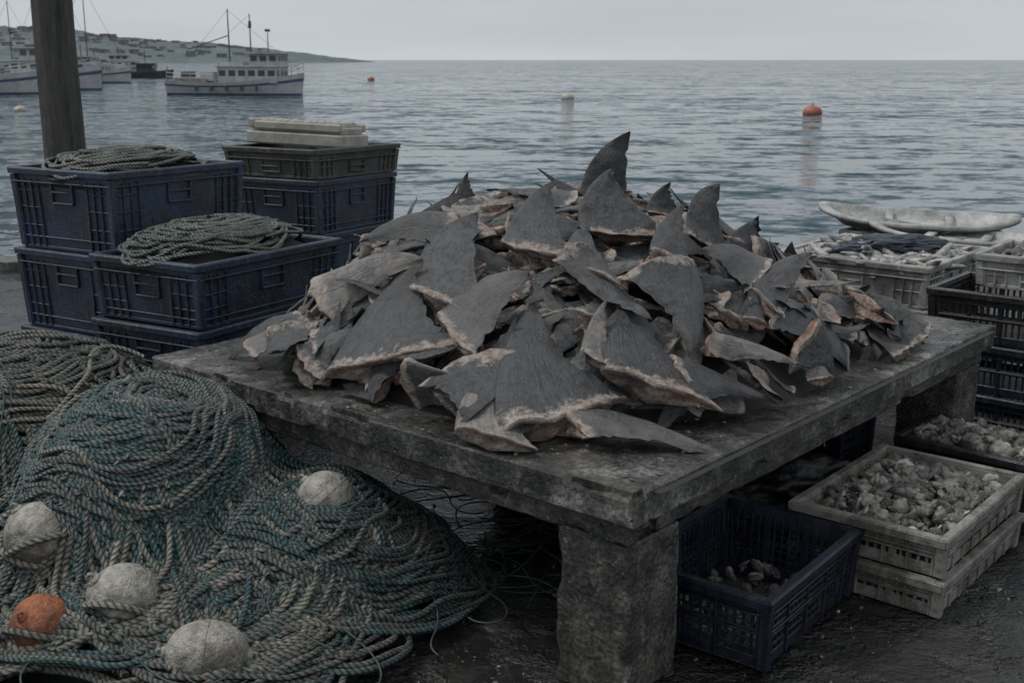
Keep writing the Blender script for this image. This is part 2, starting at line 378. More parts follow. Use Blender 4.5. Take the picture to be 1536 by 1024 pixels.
noisy_box('apron_right',(0,-1.015,.521),(2.325,.14,.068),.025,.0015,M_LEG,tb,6)
for i,(sx_,sy_) in enumerate([(-1,-1),(-1,1),(1,-1),(1,1)]):
    noisy_box('leg_%d'%(i+1),(sx_*1.168,sy_*.958,.242),(.25,.25,.484),.025,.002,M_LEG,tb,8+i)

# ------------------------------------------------------------------ shark fins
def mound(x,y):
    dx,dy=x-.345,y-4.59
    a=dx*.656+dy*.755; b=-dx*.755+dy*.656
    r=((abs(a)/1.22)**2.4+(abs(b)/1.12)**2.4)**(1/2.4)
    f=-a/1.33-b/1.12
    r=max(r,f/1.4)
    q=min(1,max(0,.5-dx*.5)); p=1.3+2.2*q
    return .65+(.5*(1-r**p) if r<1 else 0),r
def fin_mesh(w,tx,lead,trail,T,bend,cup,free,seed,ns=20,nc=13):
    R=random.Random(seed); so_=seed*3.7
    s=np.linspace(0,1,ns)**1.05; s[-1]=.994
    c=(1-np.cos(np.linspace(0,math.pi,nc)))/2
    def bz(p0,p1,p2,t): return ((1-t)**2)*p0+2*t*(1-t)*p1+t*t*p2
    lx=bz(0,lead[0],tx,s); ly=bz(0,lead[1],1,s)
    tr=bz(w+free,trail[0],tx+.008,s); ty=bz(-.02,trail[1],1,s)
    jag=np.array([ (.030*nz(k*1.9+so_,3.1)+ R.uniform(-.018,.012)-(.035 if R.random()<.15 else 0)) for k in range(ns)])
    jag[0]=0; jag[-1]=0; jag[-2]*=.3
    tr=tr+jag
    front=[];attF=[];back=[]
    for i in range(ns):
        for j in range(nc):
            cc=c[j]; x=lx[i]*(1-cc)+tr[i]*cc; y=ly[i]*(1-cc)+ty[i]*cc
            prof=(math.sin(math.pi*cc**.62))**.8 if 0<j<nc-1 else 0
            th=T*.82*(1-s[i])**.75*prof*(1+1.2*math.exp(-s[i]*14))
            if i==0: y+=-.07*math.sin(math.pi*cc)+.045*nz(cc*7+so_,1.7)
            elif i==1: y+=-.045*math.sin(math.pi*cc)+.02*nz(cc*7+so_,1.7)
            elif i==2: y+=-.02*math.sin(math.pi*cc)
            z0=bend*(y**2)+cup*((x-w*.5)**2)+.035*nz(x*2.6+so_,y*2.6)+.03*nz(so_,y*5,cc*3)*cc
            dz=.009*nz(x*9+so_,y*9,1.)
            front.append((x,y,z0+th+dz*(prof>0))); back.append((x,y,z0-th+dz*(prof>0)))
            attF.append((cc,s[i]))
    return dict(w=w,tx=tx,front=np.array(front),back=np.array(back),att=np.array(attF),ns=ns,nc=nc,T=T,seed=seed)
V=[]
params=[ # w,tx,lead ctrl,trail ctrl,T,bend,cup,free
 (.95,.62,(.12,.62),(.62,.28),.062,.00,-.10,.10),
 (.80,.95,(.22,.80),(.70,.25),.055,.14,.08,.05),
 (1.05,.55,(.10,.70),(.55,.35),.070,-.10,-.12,.0),
 (.62,.80,(.15,.75),(.60,.30),.050,.18,.0,.08),
 (.50,.62,(.06,.70),(.50,.30),.050,-.18,.0,.03),
 (.88,.75,(.05,.78),(.72,.22),.060,.08,-.15,.14),
 (.70,.45,(.04,.60),(.45,.40),.060,.22,.1,.02),
 (.42,.30,(.02,.62),(.36,.45),.045,-.12,.0,.04),
 (.95,1.05,(.35,.85),(.80,.20),.058,.0,.1,.06),
 (.58,.70,(.20,.65),(.55,.35),.048,.25,-.1,.10),
 (1.15,.80,(.20,.70),(.85,.18),.060,-.2,.12,.05),
 (.75,.60,(.02,.85),(.66,.18),.052,.28,.0,.16)]
for i,p in enumerate(params): V.append(fin_mesh(*p,seed=i+1))
def put_fin(mb,fv,Xv,Yv,Zv,O,rnd,palef,paleb):
    A=np.stack([Xv,Yv,Zv]); ns,nc=fv['ns'],fv['nc']
    F=fv['front']@A+O; B=fv['back']@A+O
    idxF=np.arange(ns*nc).reshape(ns,nc)
    idxB=idxF.copy(); k=ns*nc; vb=[]; ab=[]
    for i in range(ns):
        for j in range(1,nc-1):
            idxB[i,j]=k; k+=1; vb.append(B[i*nc+j]); ab.append((fv['att'][i*nc+j][0],fv['att'][i*nc+j][1],rnd,paleb))
    att=np.concatenate([fv['att'],np.full((ns*nc,1),rnd),np.full((ns*nc,1),palef)],1)
    faces=[];
    for i in range(ns-1):
        for j in range(nc-1):
            faces.append((idxF[i,j],idxF[i,j+1],idxF[i+1,j+1],idxF[i+1,j]))
            faces.append((idxB[i,j],idxB[i+1,j],idxB[i+1,j+1],idxB[i,j+1]))
    faces.append(tuple(idxF[-1,:])+tuple(idxB[-1,nc-2:0:-1]))
    mb.add(np.vstack([F,np.array(vb)]),faces,0,np.vstack([att,np.array(ab)]))
    ringL=[fv['front'][j] for j in range(nc)]+[fv['back'][j] for j in range(nc-2,0,-1)]
    ringL=np.array(ringL); cen=ringL.mean(0); so_=rnd*50
    rings=[ringL]
    for kk,(sc,dn,thk) in enumerate([(1.0,.012,1.06),(.97,.026,.9),(.72,.018,.5)]):
        rr=ringL.copy(); rr[:,0]=cen[0]+(ringL[:,0]-cen[0])*(sc if kk else 1.0)
        mid=np.interp(ringL[:,0],ringL[:nc,0],(fv['front'][:nc,2]+fv['back'][:nc,2])/2)
        rr[:,2]=mid+(ringL[:,2]-mid)*thk
        for q in range(len(rr)):
            rr[q,1]=ringL[q,1]-dn*(1+1.6*nz(ringL[q,0]*12+so_,kk*2.3,so_)) 
            rr[q,2]+=.012*nz(ringL[q,0]*18+so_,kk+5.1,so_)
        rings.append(rr)
    m=len(ringL); vv=np.vstack(rings+[np.array([[cen[0],cen[1]-.004,cen[2]]])])
    fc=[(k*m+q,(k+1)*m+q,(k+1)*m+(q+1)%m,k*m+(q+1)%m) for k in range(3) for q in range(m)]+[(3*m+q,4*m,3*m+(q+1)%m) for q in range(m)]
    mb.add(vv@A+O,fc,1,(0,0,rnd,0))
H=[ # variant, leading base, trailing base, tip (metres, world), pale, rnd
 (3,(.27,4.76,1.17),(.47,4.77,1.16),(.475,4.86,1.45),0,.05),
 (0,(.24,4.13,1.16),(.58,4.19,1.14),(.36,4.26,1.37),0,.55),
 (0,(-.04,4.08,1.13),(.20,3.91,1.11),(.15,4.12,1.34),0,.45),
 (1,(.64,4.25,1.13),(.79,4.25,1.07),(.755,4.34,1.29),0,.55),
 (6,(-.23,4.75,1.17),(-.12,4.75,1.17),(-.18,4.81,1.29),0,.5),
 (2,(-.05,3.23,.71),(.355,3.41,.77),(.08,3.66,1.02),0,.22),
 (2,(.27,3.46,.84),(.645,3.40,.73),(.41,3.68,1.02),0,.12),
 (0,(-.63,3.78,.73),(-.19,3.64,.88),(-.31,3.96,1.08),0,.3),
 (3,(-.35,3.91,.99),(-.12,3.72,.96),(-.10,4.09,1.17),0,.6),
 (2,(.63,3.89,1.06),(.35,3.76,1.06),(.56,3.51,.88),0,.25),
 (4,(.17,3.33,.74),(.23,3.19,.70),(.62,3.16,.70),.3,.4),
 (4,(-.20,4.14,1.22),(-.24,4.06,1.12),(-.56,4.15,1.15),.1,.6),
 (7,(.24,4.58,1.23),(.19,4.42,1.21),(-.09,4.54,1.30),0,.1),
 (5,(-.71,4.16,.99),(-.63,4.02,.88),(-.30,4.01,1.07),.7,.8),
 (6,(-.90,4.19,.74),(-.68,4.02,.84),(-.74,3.80,.73),0,.35),
 (3,(-.24,3.73,.94),(-.12,3.54,.87),(.08,3.69,1.04),.3,.7),
 (2,(.50,3.54,.85),(.58,3.40,.73),(.84,3.51,.72),0,.15),
 (0,(.03,3.48,.87),(-.27,3.51,.77),(-.15,3.25,.71),0,.3),
 (4,(.98,4.08,.92),(.88,3.84,.87),(1.20,3.93,.77),0,.45),
 (4,(1.20,4.36,.88),(1.11,4.12,.86),(1.49,4.46,.76),.1,.5),
 (7,(.65,3.66,.89),(.65,3.58,.84),(.99,3.71,.79),.7,.8),
 (4,(-.82,4.32,.82),(-.78,4.17,.77),(-1.10,4.25,.70),0,.15),
 (0,(.17,3.88,1.09),(.36,3.78,1.04),(.27,4.07,1.19),0,.5),
 (6,(.47,3.96,1.11),(.64,3.92,1.04),(.60,4.20,1.19),0,.35),
 (3,(.82,3.98,.97),(.92,3.90,.91),(1.08,4.23,1.01),0,.5),
 (6,(-.49,4.02,.96),(-.36,3.83,.93),(-.56,4.08,1.03),0,.4),
 (5,(-.17,3.26,.70),(.04,3.16,.69),(-.02,3.41,.79),.8,.9),
 (4,(-.99,4.30,.72),(-.93,4.12,.70),(-.69,4.09,.84),.4,.7),
 (5,(.95,4.23,1.04),(.83,4.02,.98),(.66,4.08,1.09),.1,.45),
 (6,(.21,3.50,.87),(.31,3.46,.84),(.30,3.64,.98),.9,.9),
 (0,(.78,4.30,1.05),(1.0,4.36,.98),(.93,4.42,1.16),0,.25),
 (6,(.52,4.48,1.18),(.68,4.50,1.15),(.60,4.55,1.27),0,.2),
 (1,(-.45,4.45,1.09),(-.25,4.42,1.12),(-.18,4.50,1.24),0,.25)]
fins=MB(); hc_=[]
for hi,(vi,l,t,p,pl,rn) in enumerate(H):
    fv=V[vi]; l=np.array(l);t=np.array(t);p=np.array(p)
    X=(t-l)/fv['w']; Y=p-l-fv['tx']*X
    N=np.cross(X,Y); N/=np.linalg.norm(N); sc=.5*(np.linalg.norm(X)+np.linalg.norm(Y))
    if N[2]<0 and N[1]>0: N=-N
    put_fin(fins,fv,X,Y,N*min(sc,.36)*1.2,l,rn,pl,pl)
    hc_.append((l+t+p)/3)
    if hi in (1,2,5,6,7,9): hc_+=[(l+t)/2,l*.6+p*.4,t*.6+p*.4,p*.8+(l+t)*.1,(l+t)/2+np.array((0,-.10,-.05))]
hc_=np.array(hc_)
cnt=0; tries=0
ca,sa=.656,.755
R0=random.Random(17)
while cnt<520 and tries<16000:
    tries+=1
    a=R0.uniform(-1.22,1.22); b=R0.uniform(-1.12,1.12)
    x=TC[0]+a*ca-b*sa; y=TC[1]+a*sa+b*ca
    z,r=mound(x,y)
    if r>.98: continue
    if y>5.1 and R0.random()<.4: continue
    e=.03
    gx=(mound(x+e,y)[0]-mound(x-e,y)[0])/(2*e); gy=(mound(x,y+e)[0]-mound(x,y-e)[0])/(2*e)
    n=np.array((-gx,-gy,1.)); n/=np.linalg.norm(n)
    layer=R0.random()
    dmin=np.min(np.linalg.norm(hc_-np.array((x,y,z)),axis=1))
    near=dmin<.145
    off=-.055+.10*layer
    if near: off=-.045+.025*layer
    th=R0.uniform(-3.14,3.14)
    up=np.array((TC[0]-.05-x,TC[1]-y,0.)); up/=np.linalg.norm(up)+1e-6
    if R0.random()<.3: th=R0.gauss(0,1.0)
    tip=np.array((up[0]*math.cos(th)-up[1]*math.sin(th),up[0]*math.sin(th)+up[1]*math.cos(th),0.))
    tip=tip-n*np.dot(tip,n); tip/=np.linalg.norm(tip)
    til=R0.gauss(-.01,.08) if near else R0.gauss(.07,.26)
    if r>.82: til*=.5
    Y=tip*math.cos(til)+n*math.sin(til)
    X=np.cross(n,Y); X/=np.linalg.norm(X)
    roll=R0.gauss(0,.42) if not near else R0.gauss(0,.12)
    Nn=np.cross(X,Y)
    X2=X*math.cos(roll)+Nn*math.sin(roll); N2=np.cross(X2,Y)
    if R0.random()<.5: X2=-X2
    if N2[2]<0: N2=-N2
    fv=V[R0.randrange(len(V))]
    hgt=(R0.uniform(.15,.26) if (near or R0.random()<.45) else R0.uniform(.26,.42))*(.85 if r>.8 else 1)
    wd=hgt*R0.uniform(.5,.95)
    O=np.array((x,y,z+off+.02))-X2*wd*fv['w']*.5-Y*hgt*.4
    pts=[O,O+X2*wd*fv['w'],O+Y*hgt+X2*wd*fv['tx']]
    lo=min(q[2] for q in pts)
    if lo<.672: O=O+np.array((0,0,.672-lo))
    ok=True
    lim=.10 if y>4.55 else .14
    for q in pts:
        dx,dy=q[0]-TC[0],q[1]-TC[1]; aa=dx*ca+dy*sa; bb=-dx*sa+dy*ca
        if abs(aa)>1.27 or abs(bb)>1.07 or (-aa/1.33-bb/1.12)>1.52: ok=False
        if q[2]>mound(q[0],q[1])[0]+lim: ok=False
    if not ok: continue
    pl=R0.random(); pale=0 if pl<.78 else R0.uniform(.4,1)
    put_fin(fins,fv,X2*wd,Y*hgt,N2*hgt*1.15,O,R0.random(),pale,pale if R0.random()<.5 else (.7 if R0.random()<.4 else 0))
    cnt+=1
pile=empty('shark_fin_pile',(0,0,0))
fins.obj('fins',[M_SKIN,M_FLESH],True,parent=pile)
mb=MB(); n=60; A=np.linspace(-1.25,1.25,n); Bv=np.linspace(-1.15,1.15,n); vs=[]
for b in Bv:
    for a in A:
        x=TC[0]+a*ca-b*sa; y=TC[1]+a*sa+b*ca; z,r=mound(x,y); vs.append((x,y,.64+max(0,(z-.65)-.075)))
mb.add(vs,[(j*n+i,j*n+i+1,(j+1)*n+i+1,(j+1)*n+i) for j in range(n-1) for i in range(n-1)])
mb.obj('pile_interior',[m_simple('gap_shade_fill',(.02,.019,.018),.6,.4,20)],True,parent=pile)  # dark core added under the fins, stands in for shade in the gaps

# ------------------------------------------------------------------ crates
def crate(name,corner,ang,L,Wd,z0,Hh,mat,style='solid',taper=.05,t=.012):
    mb=MB(); i=.012
    xs=(0+i,L-i); ys=(0+i,Wd-i)
    l=L-2*i; wd=Wd-2*i; cx,cy=L/2,Wd/2
    bx=mb.box
    bx((cx,cy,.012),(l-.004,wd-.004,.014))
    wh=Hh-.02
    sides=[('x',i,-1,l),('x',Wd-i,1,l),('y',i,-1,wd),('y',L-i,1,wd)]
    for ax,pos,sg,ln in sides:
        c0=cx if ax=='x' else cy
        inner=pos-sg*t/2
        def B(u,zc,du,dz,th,out=0.0):
            p=inner+sg*out
            if ax=='x': bx((c0+u,p,zc),(du,th,dz))
            else: bx((p,c0+u,zc),(th,du,dz))
        full=ln if ax=='x' else ln-2*t-.002
        if style=='solid':
            B(0,.02+wh/2-.004,full,wh-.004,t)
            us=[-ln/2+.02,-ln/2+.07,-ln/2+.12,-ln/2+.17,ln/2-.17,ln/2-.12,ln/2-.07,ln/2-.02]
            if ln<.6: us=[-ln/2+.02,-ln/2+.07,-ln/2+.12,ln/2-.12,ln/2-.07,ln/2-.02]
            for u in us:
                B(u,.015+(Hh-.07)/2,.009,Hh-.07,.014,t/2+.006)
            for zz in ((.30,.52,.72) if Hh>.25 else (.4,)):
                for sgn in (-1,1):
                    w_=.17 if ln>.6 else .12
                    B(sgn*(ln/2-w_/2-.01),Hh*zz,w_,.007,.011,t/2+.0045)
            B(0,Hh-.07,ln+.016,.008,.022,t/2+.008)
            if Hh>.25: B(0,Hh*.16,ln+.008,.008,.013,t/2+.0055)
            B(0,.012,ln+.004,.018,.011,t/2+.003)
            hw=.15 if ln>.5 else .12
            B(0,Hh-.115,hw,.010,.022,t/2+.008); B(0,Hh-.17 if Hh>.25 else Hh-.15,hw,.010,.022,t/2+.008)
            B(-hw/2,Hh-.12,.012,.10 if Hh>.25 else .07,.021,t/2+.0075); B(hw/2,Hh-.12,.012,.10 if Hh>.25 else .07,.021,t/2+.0075)
        else:
            B(0,.03,full,.035,t); B(0,Hh-.035,full,.05,t); B(0,Hh*.5,full,.018,t*.96)
            if style=='panel': B(0,Hh*.72,full,Hh*.44,.004,-.002)
            nv=int(ln/.03)
            for k in range(nv+1):
                u=-full/2+.006+(full-.012)*k/nv
                wbar=.028 if k%5==0 else .010
                B(u,Hh/2-.006,wbar,Hh-.05,t*.88)
            for k in range(0,nv+1,5 if style!='panel' else 3):
                u=-full/2+.012+(full-.024)*k/nv
                B(u,Hh/2-.015,.010,Hh-.05,.012,t/2+.003)
            if style=='grid2':
                for zz in (.28,.40,.62,.74): B(0,Hh*zz,full,.007,t*.8)
            B(0,Hh-.060,ln+.014,.007,.013,t/2+.004)
            B(0,Hh*.5,ln+.008,.007,.010,t/2+.003)
        if ax=='x': bx((cx,pos+sg*.004,Hh-.008),(L+.012,.030,.018))
        else: bx((pos+sg*.004,cy,Hh-.0085),(.030,Wd-.046,.017))
        if ax=='x': bx((cx,pos+sg*.019,Hh-.018),(L+.020,.006,.030))
        else: bx((pos+sg*.019,cy,Hh-.0185),(.006,Wd+.006,.029))
    for px in xs:
        for py in ys: bx((px,py,Hh/2-.012),(.034,.034,Hh-.05))
    for v in mb.v:
        k=1-taper*(1-v[:,2]/Hh); v[:,0]=cx+(v[:,0]-cx)*k; v[:,1]=cy+(v[:,1]-cy)*k
        bowx=np.sin(np.pi*np.clip(v[:,0]/L,0,1)); bowy=np.sin(np.pi*np.clip(v[:,1]/Wd,0,1))
        v[:,1]+=.010*bowx*np.sign(cy-v[:,1])*(v[:,2]/Hh)*(np.abs(v[:,1]-cy)>Wd*.4)
        v[:,0]+=.008*bowy*np.sign(cx-v[:,0])*(v[:,2]/Hh)*(np.abs(v[:,0]-cx)>L*.4)
        v[:,2]+=.005*np.sin(v[:,0]*4+corner[0]*9)
    o=mb.obj(name,[mat],bevel=.0025)
    o.location=(corner[0],corner[1],z0); o.rotation_euler=(0,0,rad(ang))
    return o
def loc2w(corner,ang,x,y):
    a=rad(ang); return corner[0]+x*math.cos(a)-y*math.sin(a), corner[1]+x*math.sin(a)+y*math.cos(a)
S1=((-1.927,5.53),59,.90,.72); S2=((-1.366,4.93),61,.98,.66); S3=((-1.2,7.24),60,.85,.74)
for k in range(3): crate('blue_plastic_crate',(S1[0][0]+.012*k,S1[0][1]+.005*k),S1[1]+(k-1)*.8,S1[2],S1[3],.408*k,.41,M_BLUE)
for k in range(3): crate('blue_plastic_crate',(S2[0][0]+.008*k,S2[0][1]),S2[1]-.6*k,S2[2],S2[3],.297*k,.298,M_BLUE)
for k in range(3): crate('blue_plastic_crate',(S3[0][0],S3[0][1]),S3[1]+.7*k,S3[2],S3[3],.338*k,.34,M_BLUE)
crate('grey_plastic_crate',(S3[0][0]-.01,S3[0][1]-.02),59,.87,.76,1.018,.19,M_GREYP)
mb=MB(); mb.box((0,0,.04),(.72,.36,.08)); mb.box((0,0,.10),(.66,.30,.05))
for a in range(6):
    for b in range(3): mb.cyl((-.27+a*.105,-.1+b*.1,.12),(-.27+a*.105,-.1+b*.1,.16),.042,.026,12)
mb.box((.33,0,.13),(.05,.33,.06)); mb.box((-.02,.165,.12),(.64,.025,.055)); mb.box((-.02,-.165,.12),(.64,.025,.055))
o=mb.obj('foam_tray',[m_simple('dirty_foam',(.46,.44,.385),.7,.35,8,.4)],bevel=.01)
x,y=loc2w(S3[0],60,.42,.42); o.location=(x,y,1.205); o.rotation_euler=(.04,-.03,rad(160))
FB=((.735,3.05),52.5,.69,.50); crate('blue_plastic_crate',FB[0],FB[1],FB[2],FB[3],.002,.25,M_NAVY,'grid2',.07)
WO=((1.363,3.41),49.5,.77,.53)
crate('cream_plastic_crate',WO[0],WO[1],WO[2],WO[3],.002,.138,M_CREAMP,'panel',.03)
crate('cream_plastic_crate',WO[0],WO[1]+.4,WO[2],WO[3],.139,.150,M_CREAMP,'panel',.03)
BO=((1.95,4.10),47,.36,.55); crate('black_plastic_crate',BO[0],BO[1],BO[2],BO[3],.002,.29,M_BLACKP,'grid',.04)
crate('blue_plastic_crate',(1.36,4.58),50,.34,.55,.002,.33,M_NAVY,'grid2',.05)
RS=((2.47,4.94),49,.55,.65)
for k in range(3): crate('black_plastic_crate' if k==2 else 'blue_plastic_crate',(RS[0][0]-.01*k,RS[0][1]),RS[1]+k,RS[2],RS[3],.24*k,.242,M_BLACKP if k==2 else M_NAVY,'grid',.05)
crate('white_plastic_crate',(2.56,5.03),51,.5,.52,.725,.16,M_WHITEP,'solid',.05)
FS=((2.16,5.95),50,.95,.87)
for k in range(3): crate('white_plastic_crate',FS[0],FS[1]+.5*k,FS[2],FS[3],.234*k,.236,M_WHITEP if k!=1 else M_CREAMP,'solid' if k==2 else 'grid',.05)
BS=((2.75,7.2),50,.9,.75)
for k in range(2): crate('white_plastic_crate',BS[0],BS[1],BS[2],BS[3],.33*k,.33,M_WHITEP,'solid',.05)
def tub(c,rx,ry,h,rot,tilt):
    mb=MB(); n=48; V2=[]
    seq=[(.82,0),(1.01,h*.75),(1.02,h-.015),(1.09,h-.012),(1.09,h+.012),(.97,h+.012),(.93,h*.6),(.78,.02)]
    for (k,z) in seq:
        for i in range(n):
            a=2*math.pi*i/n; ca_,sa_=math.cos(a),math.sin(a)
            V2.append((rx*k*math.copysign(abs(ca_)**.75,ca_),ry*k*math.copysign(abs(sa_)**.75,sa_),z+.05*abs(ca_)**3*(z>h*.5)))
    F=[]
    for a in range(len(seq)-1):
        for i in range(n): F.append((a*n+i,a*n+(i+1)%n,(a+1)*n+(i+1)%n,(a+1)*n+i))
    m=len(seq)-1
    F.append(tuple(m*n+i for i in range(n))); F.append(tuple(range(n-1,-1,-1)))
    mb.add(V2,F)
    for xx in (-.3*rx,.35*rx): mb.box((xx,0,h-.01),(.05,ry*1.8,.018))
    o=mb.obj('white_tub',[M_TUB],True); o.location=c; o.rotation_euler=(tilt,.03,rot)
M_TUB=m_simple('white_fibreglass',(.44,.445,.43),.45,.55,5,.3)
x,y=loc2w(BS[0],50,.3,.36); tub((x,y,.68),.58,.22,.055,rad(-18),.10)
tub((x+.12,y-.38,.63),.5,.2,.05,rad(-32),.04)

# ------------------------------------------------------------------ heaps
def blob(R,sub=2):
    bm=bmesh.new(); bmesh.ops.create_icosphere(bm,subdivisions=sub,radius=1)
    v=np.array([x.co[:] for x in bm.verts]); f=[tuple(q.index for q in p.verts) for p in bm.faces]; bm.free(); return v,f
BV,BF=blob(1,2); BV3,BF3=blob(1,3)
def heap(name,corner,ang,L,Wd,z,bulge,n,mat,size,kind='shell',seed=1,free=False):
    R=random.Random(seed); mb=MB()
    if not free:
        gx=np.linspace(.03,L-.03,14); gy=np.linspace(.03,Wd-.03,12); vs=[]
        for yy in gy:
            for xx in gx:
                k=math.sin(math.pi*xx/L)*math.sin(math.pi*yy/Wd); X,Y=loc2w(corner,ang,xx,yy); vs.append((X,Y,z+bulge*k-.02))
        mb.add(vs,[(j*14+i,j*14+i+1,(j+1)*14+i+1,(j+1)*14+i) for j in range(11) for i in range(13)],0,(0,0,.05,0))
    for q in range(n):
        xx=R.uniform(.05,L-.05); yy=R.uniform(.05,Wd-.05); k=math.sin(math.pi*xx/L)*math.sin(math.pi*yy/Wd)
        X,Y=loc2w(corner,ang,xx,yy); s=size*R.uniform(.5,1.45)
        if kind=='shell':
            v=(BV3 if not free else BV).copy()
            sc=np.array((1.0,R.uniform(.6,.95),R.uniform(.30,.6)))
            d=np.array([1+.5*nz(p[0]*1.3+q*3.1,p[1]*1.3,p[2]*1.3)+.25*nz(p[0]*3+q*3.1,p[1]*3,p[2]*3)+.10*nz(p[0]*7+q,p[1]*7,p[2]*7) for p in v])
            v=v*d[:,None]*sc*s
            rot=Matrix.Rotation(R.uniform(0,6.28),3,'Z')@Matrix.Rotation(R.gauss(0,.7),3,'X')@Matrix.Rotation(R.gauss(0,.6),3,'Y')
        else:
            v=BV.copy(); x0=v[:,0].copy(); v=v*np.array((1,.24,.16))
            tail=x0<-.75; v[:,1]*=np.where(tail,1.6,1); v[:,2]*=np.where(tail,.3,1)
            v=v*s; v[:,1]+=.25*s*(x0**2)*R.uniform(-1,1)
            rot=Matrix.Rotation(R.uniform(0,6.28),3,'Z')@Matrix.Rotation(R.gauss(0,.25),3,'Y')
        v=v@np.array(rot).T
        v+=np.array((X,Y,z+bulge*k+(R.uniform(-.01,.03) if not free else s*.15)))
        mb.add(v,BF3 if (kind=='shell' and not free) else BF,0,(0,0,R.random(),0))
    return mb.obj(name,[mat],True)
heap('oyster_heap',WO[0],WO[1],WO[2],WO[3],.225,.05,560,M_OYS,.027,seed=2)
heap('oyster_heap',BO[0],BO[1],BO[2],BO[3],.245,.05,300,M_OYS,.029,seed=3)
heap('oyster_heap',FB[0],FB[1],FB[2],FB[3],.035,.015,60,M_OYS,.022,seed=4)
heap('fish_heap',FS[0],FS[1],FS[2],FS[3],.655,.05,190,M_FISH,.11,'fish',seed=5)
heap('oyster_heap',(2.56,5.03),51,.5,.52,.83,.03,90,M_OYS,.03,seed=6)
heap('fish_heap',BS[0],BS[1],BS[2],BS[3],.62,.03,60,M_FISH,.11,'fish',seed=7)
heap('ground_debris',(-1.0,2.2),0,4.0,3.2,0,0,500,M_OYS,.009,seed=9,free=True)
mb=MB(); Rr=random.Random(4)
for q in range(300):
    a=Rr.uniform(-1.3,1.25); b=Rr.uniform(-1.09,1.05); x=TC[0]+a*ca-b*sa; y=TC[1]+a*sa+b*ca
    if mound(x,y)[1]<.8: continue
    s=Rr.uniform(.003,.010); d=np.array([1+.5*nz(p[0]*2+q,p[1]*2,p[2]*2) for p in BV]); v=BV*d[:,None]*np.array((1,.7,.35))*s
    v=v@np.array(Matrix.Rotation(Rr.uniform(0,6.28),3,'Z')).T+np.array((x,y,.6505+s*.2)); mb.add(v,BF)
mb.obj('flesh_scraps',[M_FLESH],True,parent=pile)
def lump(name,c,d,mat,seed,amp=.35,rot=0):
    v,f=blob(1,5); o_=[]
    for p in v:
        q=Vector(p)*1.6+Vector((seed*5,0,0))
        k=1+amp*mnoise.noise(q)+amp*.5*(1-abs(mnoise.noise(q*2.2)*2))+amp*.25*(1-abs(mnoise.noise(q*5)*2))
        o_.append(p*k)
    v=np.array(o_)*np.array(d); v[:,2]=np.maximum(v[:,2],-d[2]*.75)
    mb=MB(); mb.add(v,f); o=mb.obj(name,[mat],True); o.location=c; o.rotation_euler=(0,0,rot); return o
x,y=loc2w(FS[0],50,.45,.38); lump('dark_blue_tarp',(x,y,.73),(.27,.13,.05),M_TARP,1,.4,.2)
lump('black_plastic_bag',(1.0,4.22,.13),(.30,.2,.16),M_BAG,2,.3)
lump('black_plastic_bag',(.35,4.5,.10),(.45,.3,.13),M_BAG,3,.3)

# ------------------------------------------------------------------ ropes
def tube(mb,P,r,mat=0,rnd=0.5,nseg=7,l0=0.0):
    P=np.asarray(P,float); n=len(P)
    T=np.gradient(P,axis=0); T/=np.linalg.norm(T,axis=1)[:,None]+1e-9
    up=np.array((0,0,1.)); S=np.cross(T,up); ln=np.linalg.norm(S,axis=1)[:,None]
    S=np.where(ln<.15,np.array([[1.,0,0]]),S/(ln+1e-9)); S/=np.linalg.norm(S,axis=1)[:,None]
    U=np.cross(S,T)
    L=np.concatenate([[0],np.cumsum(np.linalg.norm(np.diff(P,axis=0),axis=1))])+l0
    k=nseg+1; a=np.linspace(0,2*math.pi,k)
    v=P[:,None,:]+r*(np.cos(a)[None,:,None]*S[:,None,:]+np.sin(a)[None,:,None]*U[:,None,:])
    att=np.zeros((n,k,4)); att[:,:,0]=a[None,:]; att[:,:,1]=L[:,None]; att[:,:,2]=rnd; att[:,:,3]=1
    I=np.arange(n*k).reshape(n,k)
    f=np.stack([I[:-1,:-1],I[:-1,1:],I[1:,1:],I[1:,:-1]],-1).reshape(-1,4)
    mb.add(v.reshape(-1,3),f.tolist(),mat,att.reshape(-1,4))
DOMES=[(-1.22,3.79,.58,.61,3.0),(-2.0,4.60,.85,.60,2.5),(-.66,3.62,.54,.34,2.4),(-1.35,3.0,1.0,.10,3),(-2.1,3.62,.6,.33,2.5),(-.8,3.2,.55,.11,2.5),(-1.15,3.35,.5,.2,2.5)]
def HR(x,y):
    z=0
    for cx,cy,R,h,p in DOMES:
        d=math.hypot(x-cx,y-cy)/R*(1+.12*nz(x*3.1,y*3.1,cx))
        if d<1: z=max(z,h*(1-d**p))
    return z+ (.045*nz(x*4.3,y*4.3,2.2) if z>.08 else 0)
R=random.Random(21)
def rs(R): return [R.uniform(0,6.28) for _ in range(6)]
